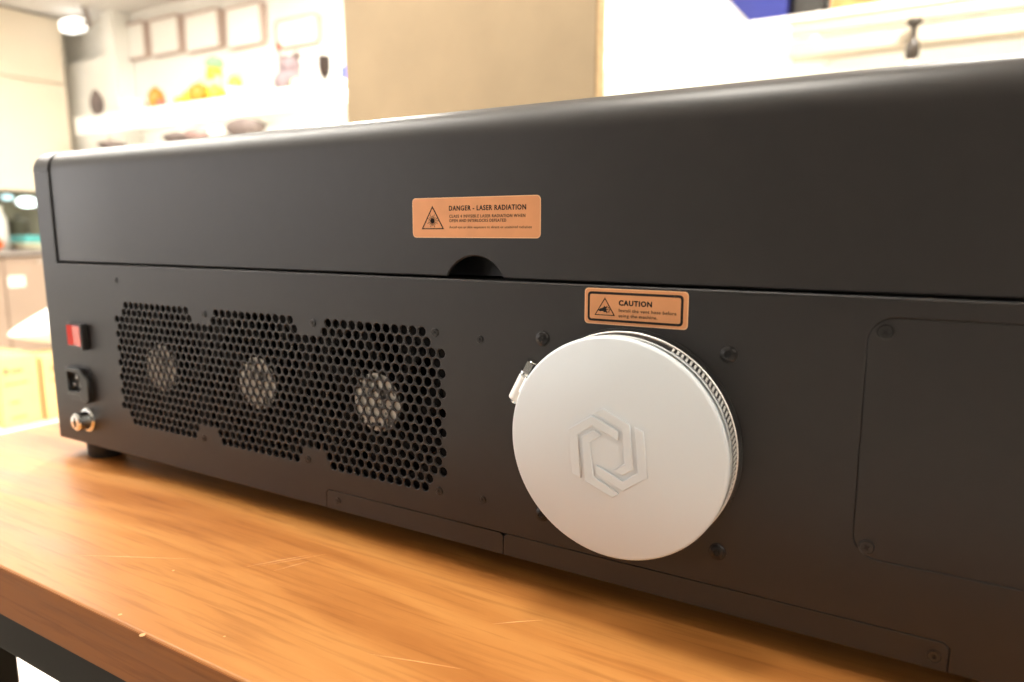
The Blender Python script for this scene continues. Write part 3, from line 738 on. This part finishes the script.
# ------------------------------------------------------------------ back wall: post, shelf, panels and what stands there
struct('trim_1', bx(-4.45, -4.33, 2.66, YB, 0, ZC), M_white, bevel=.004)
SH_Y0 = 2.38
t = thing('wall_shelf', 'long thick white lit shelf running along the back wall', 'shelf', (-1.0, 2.6, 1.55))
M_beige = mat('beige_rail', (.50, .43, .33), .5)
obj('board', bx(-4.40, 2.4, SH_Y0, YB, 1.695, 1.72), M_white, t, bevel=.004)
obj('front_fascia', bx(-4.40, .14, SH_Y0 + .01, SH_Y0 + .03, 1.61, 1.695), M_white, t, bevel=.003)
obj('front_fascia', bx(.14, 2.4, SH_Y0 + .01, SH_Y0 + .03, 1.655, 1.695), M_beige, t, bevel=.003, label='beige front strip')
obj('light_strip', bx(-4.35, 2.35, SH_Y0 + .05, SH_Y0 + .075, 1.675, 1.693), M_led, t)
obj('lower_rail', bx(.14, 2.4, SH_Y0 - .01, SH_Y0 + .10, 1.575, 1.625), M_beige, t, bevel=.004)
for x in (-4.3, -3.0, -1.4, .2, 1.8):
    obj('bracket', bx(x, x + .025, SH_Y0 + .05, YB, 1.625, 1.655), M_white, t, bevel=.002)
t2 = thing('lower_shelf', 'white lower shelf under the lit shelf on the back wall', 'shelf', (-1.0, 2.6, 1.28))
obj('board', bx(-4.22, 2.4, SH_Y0, YB, 1.47, 1.50), M_white, t2, bevel=.004)
for x in (-4.3, -3.0, -1.4, .2, 1.8):
    obj('bracket', bx(x, x + .025, SH_Y0 + .08, YB, 1.39, 1.47), M_white, t2, bevel=.002)
ST_ = 1.72
# framed white panels above the shelf
xs_p = [(-4.36, -4.12, 2.155, 2.395), (-4.09, -3.75, 2.145, 2.385), (-3.72, -3.35, 2.125, 2.365), (-3.31, -2.96, 2.10, 2.345), (-2.86, -2.50, 2.05, 2.21)]
labs = ['white panel in brown frame, the leftmost of the row above the toys', 'white panel in brown frame, second from the left above the toys', 'white panel in thin brown frame, third from the left, above the green toy',
        'white panel in faint frame, fourth from the left above the shelf', 'lowest and smallest white panel, nearest the brown carton']
for (x0, x1, z0, z1), lab in zip(xs_p, labs):
    t = thing('framed_panel', lab, 'picture frame', ((x0 + x1) / 2, YB - .03, z0), 'white framed panels on the back wall')
    obj('panel', bx(x0 + .012, x1 - .012, YB - .03, YB - .012, z0 + .01, z1 - .01), M_white, t, bevel=.004)
    obj('frame', plate([rrect(x0, x1, z0, z1, .03, 4), rrect(x0 + .008, x1 - .02, z0 + .009, z1 - .009, .02, 4)], YB - .045, YB - .001, .002), mat('brown_frame', (.50, .38, .32), .5), t, smooth=False)
t = thing('corner_filler', 'tall white cabinet shape added to whiten the far corner left of the white post', 'cabinet', (-4.84, 2.7, 0))  # added in place of pale clutter so the grey corner reads white
obj('carcass', bx(-5.18, -4.48, 2.72, 2.795, 0, 2.2), M_white, t, smooth=False)
for z0, z1 in ((.1, 1.2), (1.21, 2.19)):
    d = obj('door', bx(-5.175, -4.485, 2.705, 2.72, z0, z1), M_white, t, bevel=.003)
    obj('handle', bx(-4.54, -4.528, 2.685, 2.705, (z0 + z1) / 2 - .08, (z0 + z1) / 2 + .08), M_steel, d, bevel=.002)
# shelf objects ------------------------------------------------------
def blob(name, label, cat, x, y, z, sx, sy, sz, m, group=None, seed=0, amp=.1):
    bm = bmesh.new(); bmesh.ops.create_icosphere(bm, subdivisions=3, radius=1)
    rnd = random.Random(seed); a, b, c = [rnd.uniform(2, 5) for _ in range(3)]
    for v in bm.verts:
        d = v.co.copy(); k = 1 + amp * math.sin(a * d.x + 2) * math.cos(b * d.y) + amp * .6 * math.sin(c * d.z)
        v.co = Vector((d.x * sx * k, d.y * sy * k, max(max(d.z, -.85) * sz * k + sz * .85, 0)))
    return tag(obj(name, bm, m, loc=(x, y, z)), label, cat, group)
M_or = mat('orange_skin', (.75, .20, .02), .4, noise=(15, .1)); M_ye = mat('yellow_skin', (.70, .56, .04), .4, noise=(15, .1))
M_gr = mat('green_toy', (.30, .62, .30), .5, noise=(15, .1)); M_rd = mat('red_toy', (.85, .10, .07), .4)
M_br = mat('brown_stem', (.30, .18, .08), .7)
M_lav = mat('mauve_cloth', (.20, .15, .16), .8, noise=(20, .15)); M_gb = mat('grey_brown_cloth', (.13, .10, .09), .8, noise=(20, .2))
def fruit(label, x, y, r, m, k, h=1.0):
    o = blob('fruit', label, 'fruit', x, y, ST_, r, r, r * h, m, 'fruit on the lit shelf', k, .04)
    bm = bmesh.new(); bar(bm, (0, 0, r * h * 1.75), (r * .1, 0, r * h * 2.05), r * .09, r * .05, n=8)
    obj('stem', bm, M_br, o, loc=wloc(o)); return o
fruit('orange pear shaped fruit at the left end of the fruit row', -3.62, 2.47, .05, M_or, 1, 1.5)
fruit('small red fruit touching the orange pear shape', -3.53, 2.44, .03, M_rd, 2)
fruit('yellow green fruit left of the toy with the green hat', -3.38, 2.47, .042, mat('lime_skin', (.72, .80, .05), .4), 3, .8)
fruit('second yellow fruit beside the yellow green one', -3.28, 2.46, .045, M_ye, 4)
fruit('bright orange fruit in front of the toy with the green hat', -3.15, 2.43, .06, M_or, 5)
fruit('yellow fruit right of the bright orange one', -3.04, 2.46, .05, M_ye, 6)
fruit('small orange fruit at the right end of the fruit row', -2.94, 2.45, .025, M_or, 8)
tag(obj('bowl', lt([(0, 0), (.03, 0), (.05, .04), (.055, .06), (.05, .06), (.03, .045), (0, .045)], axis='Z', n=32), M_white, loc=(-2.88, 2.47, ST_)), 'small white bowl holding a lime yellow fruit, right of the fruit row', 'bowl')
ST_ += .046
fruit('lime yellow fruit sitting in the small white bowl', -2.88, 2.47, .038, mat('lime_skin', (.72, .80, .05), .4), 7, 1.2)
ST_ -= .046
# toy figure: yellow body with green hat
t = thing('stuffed_toy', 'yellow stuffed toy with a green hat among the fruit on the shelf', 'toy', (-3.26, 2.60, ST_))
TX = -3.26
M_pale = mat('pale_yellow_plush', (.85, .82, .40), .8, noise=(20, .05))
def sub(name, c, s, m, seed, par):
    bm = bmesh.new(); bmesh.ops.create_icosphere(bm, subdivisions=3, radius=1)
    for v in bm.verts: v.co = Vector((c[0] + v.co.x * s[0], c[1] + v.co.y * s[1], c[2] + v.co.z * s[2]))
    return obj(name, bm, m, par)
sub('body', (TX, 2.62, ST_ + .095), (.07, .06, .1), M_pale, 1, t); sub('head', (TX + .01, 2.62, ST_ + .20), (.05, .05, .06), M_ye, 2, t)
sub('hat', (TX + .02, 2.62, ST_ + .265), (.06, .055, .04), M_gr, 3, t); sub('arm', (TX - .07, 2.6, ST_ + .13), (.03, .03, .06), M_pale, 4, t); sub('arm', (TX + .07, 2.6, ST_ + .13), (.03, .03, .06), M_pale, 5, t)
# mauve soft figure with a red nose
t = thing('stuffed_animal', 'mauve grey stuffed animal with a red cap right of the fruit', 'toy', (-2.52, 2.55, ST_))
sub('body', (-2.53, 2.55, ST_ + .075), (.10, .07, .075), M_lav, 1, t); sub('head', (-2.50, 2.54, ST_ + .155), (.06, .05, .055), M_lav, 1, t)
sub('ear', (-2.535, 2.53, ST_ + .195), (.028, .02, .02), M_gb, 1, t); sub('ear', (-2.44, 2.53, ST_ + .20), (.03, .02, .022), M_gb, 1, t)
sub('cap', (-2.60, 2.55, ST_ + .27), (.022, .022, .024), M_rd, 1, t); sub('foot', (-2.46, 2.49, ST_ + .035), (.035, .03, .03), M_gb, 1, t)
obj('pole', lt([(0, 0), (.008, 0), (.008, .25), (0, .25)], axis='Z', n=12, c=(-2.60, 2.55, ST_)), M_lav, t)
tag(obj('toy_block', bx(-2.33, -2.27, 2.44, 2.5, ST_, ST_ + .10), mat('pink_block', (.80, .38, .32), .5), bevel=.008), 'upright pink block between the mauve animal and the dark wine glass', 'toy block')
tag(obj('toy_block', bx(-2.345, -2.30, 2.39, 2.43, ST_, ST_ + .04), mat('lemon_block', (.80, .75, .25), .5), bevel=.006), 'low lemon yellow block in front of the pink block', 'toy block')
g = obj('wine_glass', lt([(0, 0), (.042, 0), (.042, .004), (.008, .012), (.006, .035), (.022, .055), (.031, .09), (.030, .15), (.028, .15), (.028, .09), (.018, .058), (0, .045)], axis='Z', n=32), mat('dark_glass', (.02, .013, .01), .3, spec=.2), loc=(-2.17, 2.46, ST_))
tag(g, 'dark smoked wine glass on the shelf left of the brown carton', 'wine glass')
tag(obj('mug', lt([(0, 0), (.03, 0), (.033, .01), (.033, .09), (.029, .09), (.028, .012), (0, .01)], axis='Z', n=28), mat('blue_glaze', (.05, .07, .45), .3), loc=(-2.05, 2.5, ST_)), 'small blue mug at the edge of the brown carton', 'mug')
blob('ornament', 'dark brown ornament near the white post', 'ornament', -4.27, 2.47, ST_, .04, .04, .09, M_gb, seed=9, amp=.2)
tag(obj('bowl', lt([(0, 0), (.05, 0), (.08, .05), (.085, .07), (.08, .07), (.045, .01), (0, .01)], axis='Z', n=32), M_white, loc=(-3.84, 2.47, ST_)), 'white bowl left of the orange pear shape', 'bowl')
LS = 1.50
for k, (x, sx, sz, m, lab) in enumerate([(-4.12, .08, .035, M_gb, 'grey brown soft bundle under the left end of the lit shelf'), (-3.42, .11, .04, M_gb, 'dark grey brown cushion on the lower shelf, left of the pink one'),
        (-3.20, .09, .045, mat('pinkish_cloth', (.30, .20, .18), .8), 'dusty pink cushion on the lower shelf'), (-3.02, .06, .035, M_white, 'small white cushion between two darker ones'), (-2.80, .15, .055, M_gb, 'widest grey brown cushion, at the right of the lower shelf')]):
    blob('cushion', lab, 'cushion', x, 2.46, LS + .004, sx, .08, sz, m, 'cushions on the lower shelf', k, .12)
# right part of the shelf
t = thing('storage_box', 'deep blue storage box standing on the shelf right of the carton', 'box', (0.0, 2.56, ST_))
bm = bmesh.new()
poly = [(.0, ST_), (.12, ST_), (.12, ST_ + .24), (-.22, ST_ + .24)]
prism(bm, poly, 2.40, 2.66)
obj('shell', bm, mat('deep_blue_card', (.02, .028, .20), .45, noise=(8, .05)), t, bevel=.004); 
tag(obj('loudspeaker', bx(.13, .235, 2.42, 2.62, ST_, ST_ + .2), mat('dark_fabric', (.03, .028, .025), .7, noise=(60, .3)), bevel=.02, segs=3), 'black fabric box beside the blue storage box', 'speaker')
tag(obj('book', bx(.26, .56, 2.42, 2.66, ST_, ST_ + .06), mat('tan_leather', (.50, .22, .07), .5, noise=(12, .3)), bevel=.004), 'thick tan brown book lying on the shelf', 'book')
tag(obj('book', bx(.27, .38, 2.44, 2.62, ST_ + .06, ST_ + .09), mat('dark_cover', (.06, .04, .03), .5), bevel=.004), 'small dark book lying on the tan one', 'book')
# black hanging clip with cable under the shelf
t = thing('hanging_hook', 'slim black hook with cable hanging in front of the lit shelf', 'hook', (.475, SH_Y0 - .05, 1.50))
hx, hy = .525, SH_Y0 - .05
obj('clip', lt([(0, .105), (.022, .105), (.024, .095), (.009, .078), (.008, .05), (.019, .035), (.021, -.005), (.012, -.02), (0, -.02)], axis='Z', c=(hx, hy, 1.535), n=20), mat('black_clip', (.03, .022, .015), .4), t)
obj('ferrule', lt([(0, 0), (.013, 0), (.017, -.01), (.015, -.03), (0, -.03)], axis='Z', c=(hx, hy, 1.515), n=20), mat('grey_clip', (.6, .52, .46), .4), t)
obj('cable', lt([(0, 0), (.011, 0), (.011, -.16), (0, -.16)], axis='Z', c=(hx, hy, 1.487), n=16), mat('black_clip2', (.12, .09, .07), .5), t)
# lamp and fittings at the upper left
t = thing('spot_lamp', 'white lit spot lamp on a dark ceiling stem in the far corner', 'lamp', (-4.58, 2.55, 2.335))
obj('head', bx(-4.70, -4.52, 2.5, 2.6, 2.335, 2.415), mat('lamp_face', (1, 1, 1), .4, emit=(1, .97, .9), estr=2.5), t, bevel=.02, segs=3)
bm = bmesh.new(); bar(bm, (-4.52, 2.55, 2.37), (-4.42, 2.55, 2.37), .012, n=10); bar(bm, (-4.41, 2.55, 2.34), (-4.45, 2.55, ZC), .018, n=10)
obj('stem', bm, mat('grey_stem', (.30, .25, .22), .5), t)
# ------------------------------------------------------------------
